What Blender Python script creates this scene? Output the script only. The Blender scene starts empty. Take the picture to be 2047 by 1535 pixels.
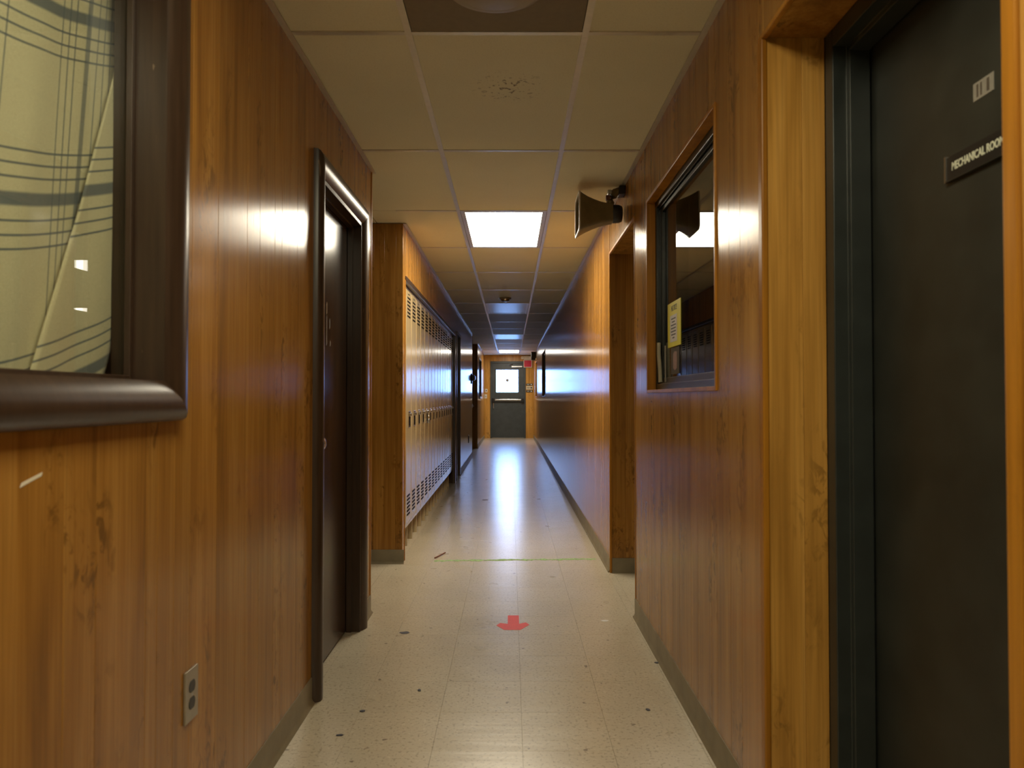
import bpy, bmesh, math, random
from mathutils import Vector, Matrix

# ------------------------------------------------------------------ camera, world, exposure
SC = bpy.context.scene
COL = SC.collection
F_PX, CAM_H = 1479.0, 1.185
cam_data = bpy.data.cameras.new('camera')
cam_data.sensor_width = 36.0
cam_data.lens = F_PX / 2047 * 36.0
cam_data.clip_start = 0.05
cam_data.dof.use_dof = True
cam_data.dof.focus_distance = 8.0
cam_data.dof.aperture_fstop = 5.6
cam = bpy.data.objects.new('camera', cam_data)
COL.objects.link(cam)
cam.location = (0, 0, CAM_H)
cam.rotation_euler = (math.radians(90 + 1.065), 0, math.radians(-0.097))
SC.camera = cam

DAY = (0.24, 0.43, 1.0)
DAY_STRENGTH = 26.0
WARM = (1.0, 0.90, 0.70)
WARM_BACK = (1.0, 0.91, 0.62)
LIT_NEAR, LIT_END, LIT_BACK, LIT_ROOM = 27.0, 20.0, 14.5, 10.0

world = bpy.data.worlds.new('world')
SC.world = world
world.use_nodes = True
wn = world.node_tree.nodes
wn['Background'].inputs[0].default_value = (*DAY, 1)
wn['Background'].inputs[1].default_value = DAY_STRENGTH

SC.view_settings.view_transform = 'Standard'
SC.view_settings.look = 'None'
SC.view_settings.gamma = 1.0
SC.view_settings.exposure = 0.0
SC.view_settings.use_curve_mapping = False
SC.cycles.sample_clamp_indirect = 6.0
SC.cycles.max_bounces = 10
SC.cycles.diffuse_bounces = 5
SC.cycles.glossy_bounces = 6
SC.cycles.transparent_max_bounces = 12

portal_data = bpy.data.lights.new('door_window_portal', 'AREA')      # guides sampling of the sky through the exit door window, gives no light of its own
portal_data.shape = 'RECTANGLE'
portal_data.size, portal_data.size_y = 0.654, 0.665
portal_data.cycles.is_portal = True
portal = bpy.data.objects.new('door_window_portal', portal_data)
COL.objects.link(portal)
portal.location = (-0.105, 21.87, 1.6775)
portal.rotation_euler = (math.radians(-90), 0, 0)

# ------------------------------------------------------------------ plan of the place (metres)
XL, XR, CEIL, END = -0.775, 0.675, 2.44, 21.8
TX0, TX1 = -0.353, 0.258                       # ceiling main tees
GY = lambda k: 2.53 + 1.215 * k                # ceiling cross tees
RNG = random.Random(7)

# ------------------------------------------------------------------ materials
def new_mat(name):
    m = bpy.data.materials.new(name)
    m.use_nodes = True
    nt = m.node_tree
    return m, nt, nt.nodes['Principled BSDF']

def N(nt, typ, **kw):
    n = nt.nodes.new(typ)
    for k, v in kw.items():
        setattr(n, k, v)
    return n

def ramp(nt, fac, stops, interp='LINEAR'):
    r = N(nt, 'ShaderNodeValToRGB')
    cr = r.color_ramp
    cr.interpolation = interp
    while len(cr.elements) < len(stops):
        cr.elements.new(0.5)
    for e, (p, c) in zip(cr.elements, stops):
        e.position = p
        e.color = (*c, 1)
    nt.links.new(fac, r.inputs[0])
    return r.outputs[0]

def noise(nt, vec, scale, detail=3, rough=0.5, dist=0.0):
    n = N(nt, 'ShaderNodeTexNoise')
    n.inputs['Scale'].default_value = scale
    n.inputs['Detail'].default_value = detail
    n.inputs['Roughness'].default_value = rough
    n.inputs['Distortion'].default_value = dist
    if vec is not None:
        nt.links.new(vec, n.inputs['Vector'])
    return n.outputs[0]

def math_n(nt, op, a, b=None, clamp=False):
    n = N(nt, 'ShaderNodeMath', operation=op, use_clamp=clamp)
    for i, v in enumerate((a, b)):
        if v is None:
            continue
        if isinstance(v, (int, float)):
            n.inputs[i].default_value = v
        else:
            nt.links.new(v, n.inputs[i])
    return n.outputs[0]

def mix_col(nt, fac, a, b, blend='MIX'):
    n = N(nt, 'ShaderNodeMix', data_type='RGBA', blend_type=blend)
    for sock, v in ((0, fac), (6, a), (7, b)):
        if isinstance(v, (int, float)):
            n.inputs[sock].default_value = v
        elif isinstance(v, tuple):
            n.inputs[sock].default_value = (*v, 1)
        else:
            nt.links.new(v, n.inputs[sock])
    return n.outputs[2]

def bump(nt, height, strength, distance=0.001):
    b = N(nt, 'ShaderNodeBump')
    b.inputs['Strength'].default_value = strength
    b.inputs['Distance'].default_value = distance
    nt.links.new(height, b.inputs['Height'])
    return b.outputs[0]

def wood_mat(name, dark, mid, light, rough=0.195, aniso=0.5, grain=1.0, burl=0.75, coat=0.0):
    """vertical grain, seen in place: streaks, soft figure and burl spots; brushed lacquer that stretches highlights sideways"""
    m, nt, p = new_mat(name)
    geo = N(nt, 'ShaderNodeNewGeometry')
    oi = N(nt, 'ShaderNodeObjectInfo')
    shift = N(nt, 'ShaderNodeCombineXYZ')
    nt.links.new(math_n(nt, 'MULTIPLY', oi.outputs['Random'], 11.0), shift.inputs[2])
    add = N(nt, 'ShaderNodeVectorMath', operation='ADD')
    nt.links.new(geo.outputs['Position'], add.inputs[0])
    nt.links.new(shift.outputs[0], add.inputs[1])
    def scaled(x, y, z):
        s = N(nt, 'ShaderNodeVectorMath', operation='MULTIPLY')
        nt.links.new(add.outputs[0], s.inputs[0])
        s.inputs[1].default_value = (x, y, z)
        return s.outputs[0]
    fine = noise(nt, scaled(120, 120, 2.2), 1.0, 4, 0.6)
    broad = noise(nt, scaled(14, 14, 0.9), 1.0, 3, 0.55, 0.4)
    knots = noise(nt, scaled(26, 26, 13), 1.0, 3, 0.6, 1.6)
    where = noise(nt, scaled(5.5, 5.5, 2.4), 1.0, 2, 0.5)
    col = ramp(nt, broad, [(0.30, dark), (0.50, mid), (0.72, light)])
    col = mix_col(nt, math_n(nt, 'MULTIPLY', ramp(nt, fine, [(0.42, (0, 0, 0)), (0.70, (1, 1, 1))]), 0.38 * grain), col, tuple(c * 0.55 for c in dark))
    mask = math_n(nt, 'MULTIPLY', ramp(nt, where, [(0.54, (0, 0, 0)), (0.66, (1, 1, 1))]), ramp(nt, knots, [(0.50, (0, 0, 0)), (0.62, (1, 1, 1))]))
    col = mix_col(nt, math_n(nt, 'MULTIPLY', mask, burl), col, tuple(c * 0.5 for c in dark))
    tone = math_n(nt, 'ADD', math_n(nt, 'MULTIPLY', oi.outputs['Random'], 0.22), 0.89)
    cc = N(nt, 'ShaderNodeCombineColor')
    for i in range(3):
        nt.links.new(tone, cc.inputs[i])
    col = mix_col(nt, 1.0, col, cc.outputs[0], 'MULTIPLY')
    nt.links.new(col, p.inputs['Base Color'])
    p.inputs['Roughness'].default_value = rough
    p.inputs['Anisotropic'].default_value = aniso
    p.inputs['Specular IOR Level'].default_value = 0.27
    cr = N(nt, 'ShaderNodeVectorMath', operation='CROSS_PRODUCT')
    nt.links.new(geo.outputs['Normal'], cr.inputs[0])
    cr.inputs[1].default_value = (0.02, 0.03, 1)
    nz = N(nt, 'ShaderNodeVectorMath', operation='NORMALIZE')
    nt.links.new(cr.outputs[0], nz.inputs[0])
    nt.links.new(nz.outputs[0], p.inputs['Tangent'])
    nt.links.new(bump(nt, fine, 0.22, 0.0006), p.inputs['Normal'])
    if coat:
        p.inputs['Coat Weight'].default_value = coat
        p.inputs['Coat Roughness'].default_value = 0.15
    return m

def plain_mat(name, col, rough=0.5, metal=0.0, var=0.12, scale=40, bmp=0.0, coat=0.0, spec=0.5):
    m, nt, p = new_mat(name)
    geo = N(nt, 'ShaderNodeNewGeometry')
    f = noise(nt, geo.outputs['Position'], scale, 3, 0.6)
    a = tuple(max(0, c * (1 - var)) for c in col)
    b = tuple(min(1, c * (1 + var)) for c in col)
    nt.links.new(ramp(nt, f, [(0.3, a), (0.7, b)]), p.inputs['Base Color'])
    p.inputs['Roughness'].default_value = rough
    p.inputs['Metallic'].default_value = metal
    p.inputs['Specular IOR Level'].default_value = spec
    if bmp:
        nt.links.new(bump(nt, f, bmp, 0.001), p.inputs['Normal'])
    if coat:
        p.inputs['Coat Weight'].default_value = coat
        p.inputs['Coat Roughness'].default_value = 0.12
    return m

def emit_mat(name, col, strength):
    m, nt, p = new_mat(name)
    p.inputs['Base Color'].default_value = (0.8, 0.8, 0.8, 1)
    p.inputs['Emission Color'].default_value = (*col, 1)
    p.inputs['Emission Strength'].default_value = strength
    return m

def glass_mat(name, tint=(1, 1, 1), boost=1.0):
    """thin pane: clear film plus a mirror-like Fresnel reflection"""
    m, nt, p = new_mat(name)
    nt.nodes.remove(p)
    out = nt.nodes['Material Output']
    fr = N(nt, 'ShaderNodeFresnel')
    gm = N(nt, 'ShaderNodeNewGeometry')
    # same air-to-glass reflectance on both faces of the pane
    nt.links.new(math_n(nt, 'SUBTRACT', 1.5, math_n(nt, 'MULTIPLY', gm.outputs['Backfacing'], 1.5 - 1 / 1.5)), fr.inputs['IOR'])
    tr = N(nt, 'ShaderNodeBsdfTransparent')
    tr.inputs[0].default_value = (*tint, 1)
    gl = N(nt, 'ShaderNodeBsdfGlossy')
    gl.inputs['Roughness'].default_value = 0.0
    mx = N(nt, 'ShaderNodeMixShader')
    nt.links.new(math_n(nt, 'MULTIPLY', fr.outputs[0], boost, True), mx.inputs[0])
    nt.links.new(tr.outputs[0], mx.inputs[1])
    nt.links.new(gl.outputs[0], mx.inputs[2])
    nt.links.new(mx.outputs[0], out.inputs[0])
    return m

def vinyl_floor_mat(name, seams):
    m, nt, p = new_mat(name)
    geo = N(nt, 'ShaderNodeNewGeometry')
    pos = geo.outputs['Position']
    oi = N(nt, 'ShaderNodeObjectInfo')
    cloud = noise(nt, pos, 2.2, 4, 0.6)
    fleck = noise(nt, pos, 85, 2, 0.5)
    fleck2 = noise(nt, pos, 60, 2, 0.7, 0.5)
    spots = noise(nt, pos, 26, 2, 0.4)
    col = ramp(nt, cloud, [(0.3, (0.55, 0.485, 0.365)), (0.7, (0.595, 0.53, 0.40))])
    col = mix_col(nt, math_n(nt, 'MULTIPLY', ramp(nt, fleck, [(0.57, (0, 0, 0)), (0.64, (1, 1, 1))]), 0.55), col, (0.25, 0.19, 0.115))
    col = mix_col(nt, math_n(nt, 'MULTIPLY', ramp(nt, fleck2, [(0.60, (0, 0, 0)), (0.68, (1, 1, 1))]), 0.5), col, (0.74, 0.68, 0.55))
    col = mix_col(nt, math_n(nt, 'MULTIPLY', ramp(nt, spots, [(0.73, (0, 0, 0)), (0.755, (1, 1, 1))]), 0.75), col, (0.10, 0.07, 0.045))
    tone = math_n(nt, 'ADD', math_n(nt, 'MULTIPLY', oi.outputs['Random'], 0.05), 0.975)
    cc = N(nt, 'ShaderNodeCombineColor')
    for i in range(3):
        nt.links.new(tone, cc.inputs[i])
    col = mix_col(nt, 1.0, col, cc.outputs[0], 'MULTIPLY')
    if seams:
        sep = N(nt, 'ShaderNodeSeparateXYZ')
        nt.links.new(pos, sep.inputs[0])
        for axis, o in ((0, 0.04), (1, 2.50)):
            fr = math_n(nt, 'FRACT', math_n(nt, 'DIVIDE', math_n(nt, 'ADD', sep.outputs[axis], 30.5 - o + 0.002), 0.305))
            col = mix_col(nt, math_n(nt, 'MULTIPLY', math_n(nt, 'LESS_THAN', fr, 0.012), 0.4), col, (0.16, 0.13, 0.09))
    nt.links.new(col, p.inputs['Base Color'])
    wax = noise(nt, pos, 5.0, 3, 0.6)
    nt.links.new(ramp(nt, wax, [(0.3, (0.27,) * 3), (0.7, (0.36,) * 3)]), p.inputs['Roughness'])
    p.inputs['Coat Weight'].default_value = 1.0
    p.inputs['Coat Roughness'].default_value = 0.25
    wave = N(nt, 'ShaderNodeVectorMath', operation='MULTIPLY')
    nt.links.new(pos, wave.inputs[0])
    wave.inputs[1].default_value = (1.0, 9.0, 1.0)
    nt.links.new(bump(nt, noise(nt, wave.outputs[0], 2.2, 2, 0.5), 0.35, 0.004), p.inputs['Normal'])
    return m

def ceiling_tile_mat(name):
    m, nt, p = new_mat(name)
    geo = N(nt, 'ShaderNodeNewGeometry')
    pos = geo.outputs['Position']
    f = noise(nt, pos, 160, 3, 0.7)
    s = noise(nt, pos, 1.6, 3, 0.5)
    col = ramp(nt, s, [(0.3, (0.76, 0.73, 0.56)), (0.7, (0.83, 0.80, 0.62))])
    col = mix_col(nt, math_n(nt, 'MULTIPLY', ramp(nt, f, [(0.5, (0, 0, 0)), (0.75, (1, 1, 1))]), 0.18), col, (0.25, 0.21, 0.14))
    # a patch of brown specks on the tile by the diffuser
    d = N(nt, 'ShaderNodeVectorMath', operation='DISTANCE')
    nt.links.new(pos, d.inputs[0])
    d.inputs[1].default_value = (-0.005, 2.98, 2.445)
    near = ramp(nt, d.outputs['Value'], [(0.03, (1, 1, 1)), (0.17, (0, 0, 0))])
    speck = ramp(nt, noise(nt, pos, 55, 2, 0.5), [(0.60, (0, 0, 0)), (0.64, (1, 1, 1))])
    col = mix_col(nt, math_n(nt, 'MULTIPLY', math_n(nt, 'MULTIPLY', near, speck), 0.8), col, (0.10, 0.06, 0.03))
    nt.links.new(col, p.inputs['Base Color'])
    p.inputs['Roughness'].default_value = 0.55
    p.inputs['Specular IOR Level'].default_value = 0.3
    nt.links.new(bump(nt, f, 0.25, 0.001), p.inputs['Normal'])
    return m

def plaid_mat(name):
    m, nt, p = new_mat(name)
    uv = N(nt, 'ShaderNodeUVMap', uv_map='cloth')
    sep = N(nt, 'ShaderNodeSeparateXYZ')
    nt.links.new(uv.outputs[0], sep.inputs[0])
    def stripes(sock, period, c, lines):
        t = math_n(nt, 'SUBTRACT', math_n(nt, 'MODULO', math_n(nt, 'ADD', sock, period * 20.5 - c), period), period / 2)
        tot = None
        for off, half in lines:
            d = math_n(nt, 'ABSOLUTE', math_n(nt, 'SUBTRACT', t, off))
            s = ramp(nt, math_n(nt, 'DIVIDE', d, half * 2), [(0.40, (1, 1, 1)), (0.60, (0, 0, 0))])
            tot = s if tot is None else math_n(nt, 'MAXIMUM', tot, s)
        return tot
    thin = 0.0023
    h = stripes(sep.outputs[1], 0.392, 0.348, [(o, thin) for o in (0.093, 0.067, 0.041, -0.041, -0.068, -0.094)] + [(0, 0.0130)])
    v = stripes(sep.outputs[0], 0.420, 1.571, [(o, thin * 0.9) for o in (-0.080, -0.058, -0.039, 0.036, 0.062, 0.086, 0.167)] + [(0, 0.0075)])
    geo = N(nt, 'ShaderNodeNewGeometry')
    weave = noise(nt, geo.outputs['Position'], 420, 2, 0.6)
    col = ramp(nt, weave, [(0.3, (0.60, 0.54, 0.36)), (0.7, (0.74, 0.68, 0.48))])
    col = mix_col(nt, math_n(nt, 'MULTIPLY', h, 0.86), col, (0.085, 0.115, 0.155))
    col = mix_col(nt, math_n(nt, 'MULTIPLY', v, 0.72), col, (0.085, 0.115, 0.155))
    nt.links.new(col, p.inputs['Base Color'])
    p.inputs['Roughness'].default_value = 0.95
    p.inputs['Sheen Weight'].default_value = 0.2
    nt.links.new(bump(nt, weave, 0.5, 0.001), p.inputs['Normal'])
    return m

def scuffed_mat(name, col, rough):
    """dark glossy brown with pale scratches"""
    m, nt, p = new_mat(name)
    geo = N(nt, 'ShaderNodeNewGeometry')
    s = N(nt, 'ShaderNodeVectorMath', operation='MULTIPLY')
    nt.links.new(geo.outputs['Position'], s.inputs[0])
    s.inputs[1].default_value = (60, 60, 3)
    f = noise(nt, s.outputs[0], 1.0, 3, 0.6)
    base = ramp(nt, f, [(0.3, tuple(c * 0.75 for c in col)), (0.7, tuple(c * 1.3 for c in col))])
    s2 = N(nt, 'ShaderNodeVectorMath', operation='MULTIPLY')
    nt.links.new(geo.outputs['Position'], s2.inputs[0])
    s2.inputs[1].default_value = (30, 38, 9)
    g = noise(nt, s2.outputs[0], 1.0, 2, 0.5, 0.8)
    base = mix_col(nt, math_n(nt, 'MULTIPLY', ramp(nt, g, [(0.735, (0, 0, 0)), (0.76, (1, 1, 1))]), 0.5), base, (0.30, 0.22, 0.14))
    nt.links.new(base, p.inputs['Base Color'])
    p.inputs['Roughness'].default_value = rough
    nt.links.new(bump(nt, f, 0.1, 0.0005), p.inputs['Normal'])
    return m

WOOD = wood_mat('wood_panelling', (0.27, 0.120, 0.024), (0.40, 0.187, 0.037), (0.50, 0.255, 0.060))
WOODPALE = wood_mat('pale_wood_panel', (0.46, 0.225, 0.045), (0.64, 0.330, 0.072), (0.74, 0.41, 0.11), rough=0.28, aniso=0.0, burl=0.8)
WOODTRIM = wood_mat('wood_trim', (0.30, 0.115, 0.010), (0.44, 0.185, 0.018), (0.54, 0.24, 0.03), rough=0.35, aniso=0.3, burl=0.2)
GAP = plain_mat('panel_gap', (0.03, 0.014, 0.006), 0.8)
CASING = scuffed_mat('dark_casing', (0.043, 0.025, 0.016), 0.30)
BROWNDOOR = wood_mat('brown_door_face', (0.030, 0.015, 0.010), (0.045, 0.023, 0.015), (0.060, 0.031, 0.020), rough=0.20, aniso=0.0, burl=0.2)
GREYDOOR = plain_mat('charcoal_steel', (0.028, 0.031, 0.028), 0.42, var=0.25, scale=6)
GREYFRAME = plain_mat('charcoal_frame', (0.030, 0.036, 0.035), 0.32, var=0.15, scale=12)
BLUEDOOR = plain_mat('slate_steel', (0.055, 0.068, 0.072), 0.40, var=0.15, scale=8)
BASE = plain_mat('vinyl_base', (0.225, 0.185, 0.115), 0.45, var=0.15, scale=9)
FLOOR = vinyl_floor_mat('vinyl_tile', False)
FLOORSEAM = vinyl_floor_mat('vinyl_sheet', True)
GROUT = plain_mat('seam', (0.16, 0.13, 0.09), 0.7)
TILE = ceiling_tile_mat('ceiling_tile')
TEE = plain_mat('painted_tee', (0.66, 0.63, 0.56), 0.30, 0.45, var=0.05, spec=0.8)
DARKVOID = plain_mat('dark_plenum', (0.02, 0.018, 0.015), 0.9)
DULLWALL = plain_mat('painted_wall', (0.32, 0.28, 0.20), 0.7)
METALWHITE = plain_mat('white_metal', (0.55, 0.54, 0.52), 0.3, 0.3, var=0.05)
LENSOFF = plain_mat('acrylic_lens', (0.17, 0.175, 0.18), 0.28, var=0.04, spec=0.9, scale=120)
LIT1 = emit_mat('lit_lens', WARM, LIT_NEAR)
LIT2 = emit_mat('lit_lens_end', (1.0, 0.92, 0.78), LIT_END)
LIT3 = emit_mat('lit_lens_back', WARM_BACK, LIT_BACK)
LIT4 = emit_mat('lit_lens_room', (1.0, 0.93, 0.8), LIT_ROOM)
LOCKER = plain_mat('beige_enamel', (0.44, 0.335, 0.18), 0.22, var=0.05, scale=5, coat=0.3)
LOCKEREDGE = plain_mat('beige_enamel_leg', (0.42, 0.32, 0.18), 0.4, var=0.08)
BLACK = plain_mat('black_slot', (0.008, 0.007, 0.006), 0.9, spec=0.1)
BLACKPL = plain_mat('black_plastic', (0.016, 0.016, 0.017), 0.4)
CHROME = plain_mat('chrome', (0.62, 0.60, 0.57), 0.22, 1.0, var=0.05)
STEEL = plain_mat('brushed_steel', (0.48, 0.47, 0.44), 0.35, 1.0, var=0.08)
BRONZE = plain_mat('dark_aluminium', (0.020, 0.023, 0.021), 0.30, 0.0, var=0.1)
GLASS = glass_mat('window_glass', (0.93, 0.95, 0.93))
GLASSDARK = glass_mat('tinted_glass', (0.55, 0.58, 0.56), 1.15)
PLAID = plaid_mat('plaid_blanket')
HORN = plain_mat('khaki_horn', (0.19, 0.145, 0.07), 0.5, var=0.15, scale=12)
HORNRIM = plain_mat('pale_rim', (0.50, 0.45, 0.36), 0.5)
TAUPE = plain_mat('taupe_panel', (0.22, 0.175, 0.115), 0.6, var=0.06)
TAUPELIGHT = plain_mat('diffuser_cone', (0.38, 0.34, 0.26), 0.5, var=0.05)
YELLOW = plain_mat('yellow_paper', (0.80, 0.74, 0.008), 0.5, var=0.03)
WHITE = plain_mat('white_paper', (0.66, 0.64, 0.62), 0.6, var=0.04)
INK = plain_mat('ink', (0.03, 0.03, 0.03), 0.6)
PINK = plain_mat('dull_pink', (0.26, 0.15, 0.14), 0.5)
IVORY = plain_mat('ivory_plastic', (0.78, 0.74, 0.62), 0.4, var=0.04)
OUTLETSTEEL = plain_mat('steel_plate', (0.36, 0.32, 0.25), 0.35, 0.6, var=0.06)
RED = plain_mat('red_tape', (0.70, 0.055, 0.035), 0.45, var=0.06)
GREEN = plain_mat('green_tape', (0.26, 0.41, 0.17), 0.6, var=0.5, scale=45)
REDSIGN = plain_mat('red_sign', (0.62, 0.012, 0.05), 0.35, var=0.03)
CREAM = plain_mat('cream_plate', (0.62, 0.55, 0.38), 0.4)
SIGNTEXT = plain_mat('engraved_text', (0.66, 0.68, 0.56), 0.6, var=0.02)
STICKER = plain_mat('worn_sticker', (0.30, 0.28, 0.25), 0.6)
STICKERDARK = plain_mat('sticker_mark', (0.10, 0.08, 0.065), 0.6)
TAN = plain_mat('bare_scratch', (0.34, 0.23, 0.09), 0.6)
STICK = plain_mat('pale_wood_stick', (0.52, 0.48, 0.36), 0.6)
RUST = plain_mat('rust_connector', (0.16, 0.05, 0.02), 0.5)
DEBRIS = plain_mat('dark_scuff', (0.05, 0.05, 0.07), 0.6)
ASPHALT = plain_mat('pale_concrete', (0.45, 0.45, 0.44), 0.8)

# ------------------------------------------------------------------ mesh helpers
WLOC = {}

class MB:
    def __init__(self):
        self.v, self.f = [], []
    def add(self, verts, faces):
        n = len(self.v)
        self.v += [tuple(q) for q in verts]
        self.f += [tuple(i + n for i in fc) for fc in faces]
        return self
    def box(self, x0, x1, y0, y1, z0, z1):
        return self.add([(x, y, z) for z in (z0, z1) for y in (y0, y1) for x in (x0, x1)],
                        [(0, 2, 3, 1), (4, 5, 7, 6), (0, 1, 5, 4), (2, 6, 7, 3), (0, 4, 6, 2), (1, 3, 7, 5)])
    def loft(self, rings, cap=True):
        n = len(rings[0])
        vs = [q for r in rings for q in r]
        fs = []
        for k in range(len(rings) - 1):
            for i in range(n):
                j = (i + 1) % n
                fs.append((k * n + i, k * n + j, (k + 1) * n + j, (k + 1) * n + i))
        if cap:
            fs.append(tuple(range(n - 1, -1, -1)))
            fs.append(tuple((len(rings) - 1) * n + i for i in range(n)))
        return self.add(vs, fs)
    def prism(self, pts, axis, a0, a1):
        def place(p, a):
            u, w = p
            return {'x': (a, u, w), 'y': (u, a, w), 'z': (u, w, a)}[axis]
        return self.loft([[place(p, a0) for p in pts], [place(p, a1) for p in pts]])
    def cyl(self, c, axis, r0, r1, length, seg=20):
        rings = []
        for t, r in ((0, r0), (length, r1)):
            ring = []
            for i in range(seg):
                a = 2 * math.pi * i / seg
                u, w = r * math.cos(a), r * math.sin(a)
                ring.append({'x': (c[0] + t, c[1] + u, c[2] + w), 'y': (c[0] + u, c[1] + t, c[2] + w), 'z': (c[0] + u, c[1] + w, c[2] + t)}[axis])
            rings.append(ring)
        return self.loft(rings)
    def lathe(self, c, axis, prof, seg=28):
        rings = []
        for t, r in prof:
            ring = []
            for i in range(seg):
                a = 2 * math.pi * i / seg
                u, w = r * math.cos(a), r * math.sin(a)
                ring.append({'x': (c[0] + t, c[1] + u, c[2] + w), 'y': (c[0] + u, c[1] + t, c[2] + w), 'z': (c[0] + u, c[1] + w, c[2] + t)}[axis])
            rings.append(ring)
        return self.loft(rings)
    def tube(self, pts, r, seg=10):
        rings = []
        for i, p in enumerate(pts):
            p = Vector(p)
            d = (Vector(pts[min(i + 1, len(pts) - 1)]) - Vector(pts[max(i - 1, 0)])).normalized()
            up = Vector((0, 0, 1)) if abs(d.z) < 0.9 else Vector((1, 0, 0))
            s = d.cross(up).normalized()
            t = s.cross(d)
            rings.append([p + (s * math.cos(2 * math.pi * k / seg) + t * math.sin(2 * math.pi * k / seg)) * r for k in range(seg)])
        return self.loft(rings)
    def build(self, name, mat, parent=None, bevel=0.0, smooth=False, origin=None):
        if parent is not None:
            o0 = WLOC[parent.name]
        elif origin is not None:
            o0 = Vector(origin)
        else:
            xs, ys, zs = zip(*self.v)
            o0 = Vector(((min(xs) + max(xs)) / 2, (min(ys) + max(ys)) / 2, min(zs)))
        me = bpy.data.meshes.new(name)
        me.from_pydata([tuple(Vector(q) - o0) for q in self.v], [], self.f)
        bm = bmesh.new()
        bm.from_mesh(me)
        bmesh.ops.recalc_face_normals(bm, faces=bm.faces)
        if bevel:
            es = [e for e in bm.edges if len(e.link_faces) == 2 and e.calc_face_angle(0) > 0.6]
            bmesh.ops.bevel(bm, geom=es, offset=bevel, segments=2, affect='EDGES', profile=0.5)
        bm.to_mesh(me)
        bm.free()
        if smooth:
            for q in me.polygons:
                q.use_smooth = True
            me.set_sharp_from_angle(angle=math.radians(42))
        me.materials.append(mat)
        o = bpy.data.objects.new(name, me)
        COL.objects.link(o)
        if parent is not None:
            o.parent = parent
            WLOC[o.name] = o0
        else:
            o.location = o0
            WLOC[o.name] = o0
        return o

def box(name, mat, b, parent=None, bevel=0.0):
    return MB().box(*b).build(name, mat, parent, bevel)

def tag(o, label, cat, group=None):
    o['label'] = label
    o['category'] = cat
    if group:
        o['group'] = group
    return o

def thing(name, label, cat, loc, group=None):
    o = bpy.data.objects.new(name, None)
    o.empty_display_size = 0.1
    COL.objects.link(o)
    o.location = loc
    WLOC[o.name] = Vector(loc)
    return tag(o, label, cat, group)

def struct(o, label=None):
    o['kind'] = 'structure'
    if label:
        o['label'] = label
        o['category'] = o.name.split('_')[0].split('.')[0]
    return o

def struct_root(name, label, loc):
    o = bpy.data.objects.new(name, None)
    o.empty_display_size = 0.1
    COL.objects.link(o)
    o.location = loc
    WLOC[o.name] = Vector(loc)
    return struct(o, label)

def copy_tree(o, parent=None):
    c = o.copy()
    COL.objects.link(c)
    c.parent = parent
    for ch in list(o.children):
        copy_tree(ch, c)
    return c

def text_mesh(name, body, size, mat, parent, loc, rot, sx=1.0, extrude=0.0004, align='LEFT', bold=0.0):
    cu = bpy.data.curves.new(name, 'FONT')
    cu.body = body
    cu.size = size
    cu.extrude = extrude
    cu.align_x = align
    cu.align_y = 'CENTER'
    cu.resolution_u = 3
    cu.offset = bold
    tmp = bpy.data.objects.new(name + '_tmp', cu)
    COL.objects.link(tmp)
    bpy.context.view_layer.update()
    me = bpy.data.meshes.new_from_object(tmp.evaluated_get(bpy.context.evaluated_depsgraph_get()))
    bpy.data.objects.remove(tmp)
    M = Matrix.Translation(Vector(loc) - WLOC[parent.name]) @ rot.to_4x4() @ Matrix.Scale(sx, 4, (1, 0, 0))
    me.transform(M)
    me.materials.clear()
    me.materials.append(mat)
    o = bpy.data.objects.new(name, me)
    COL.objects.link(o)
    o.parent = parent
    WLOC[o.name] = WLOC[parent.name]
    return o

# text facing -x (on a surface of the right wall): reads towards -y
ROT_RIGHT = Matrix(((0, 0, -1), (-1, 0, 0), (0, 1, 0)))
# text facing -y (on the end wall): reads towards +x
ROT_END = Matrix(((1, 0, 0), (0, 0, -1), (0, 1, 0)))

# grooves of the panelling: one run of random board widths, used for every wall
WIDTHS = [0.10, 0.19, 0.13, 0.085, 0.16, 0.215, 0.11, 0.145, 0.075, 0.18]
GROOVES = [1.29]
i = 0
while GROOVES[-1] < 24:
    GROOVES.append(GROOVES[-1] + WIDTHS[i % 10]); i += 1
i = 9
while GROOVES[0] > -6:
    GROOVES.insert(0, GROOVES[0] - WIDTHS[i % 10]); i -= 1

def boards(parent, axis, c, facing, a0, a1, h0, h1, mat=None):
    """fill a rectangle of wall with separate vertical boards. axis 'x': wall plane x = c running along y; axis 'y': plane y = c running along x"""
    cuts = [a0] + [g for g in GROOVES if a0 + 0.012 < g < a1 - 0.012] + [a1]
    th, ch, gap = 0.006, 0.0010, 0.0003
    for s, e in zip(cuts[:-1], cuts[1:]):
        s2, e2 = s + gap, e - gap
        front = c
        back = c - facing * th
        mid = c - facing * ch
        def P(a, d, h):
            return (d, a, h) if axis == 'x' else (a, d, h)
        rings = [[P(s2, back, h0), P(e2, back, h0), P(e2, back, h1), P(s2, back, h1)],
                 [P(s2, mid, h0), P(e2, mid, h0), P(e2, mid, h1), P(s2, mid, h1)],
                 [P(s2 + ch, front, h0), P(e2 - ch, front, h0), P(e2 - ch, front, h1), P(s2 + ch, front, h1)]]
        MB().loft(rings).build('board', mat or WOOD, parent)

def wall(name, boxes, label, mat=GAP):
    m = MB()
    for b in boxes:
        m.box(*b)
    return struct(m.build(name, mat), label)

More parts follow.
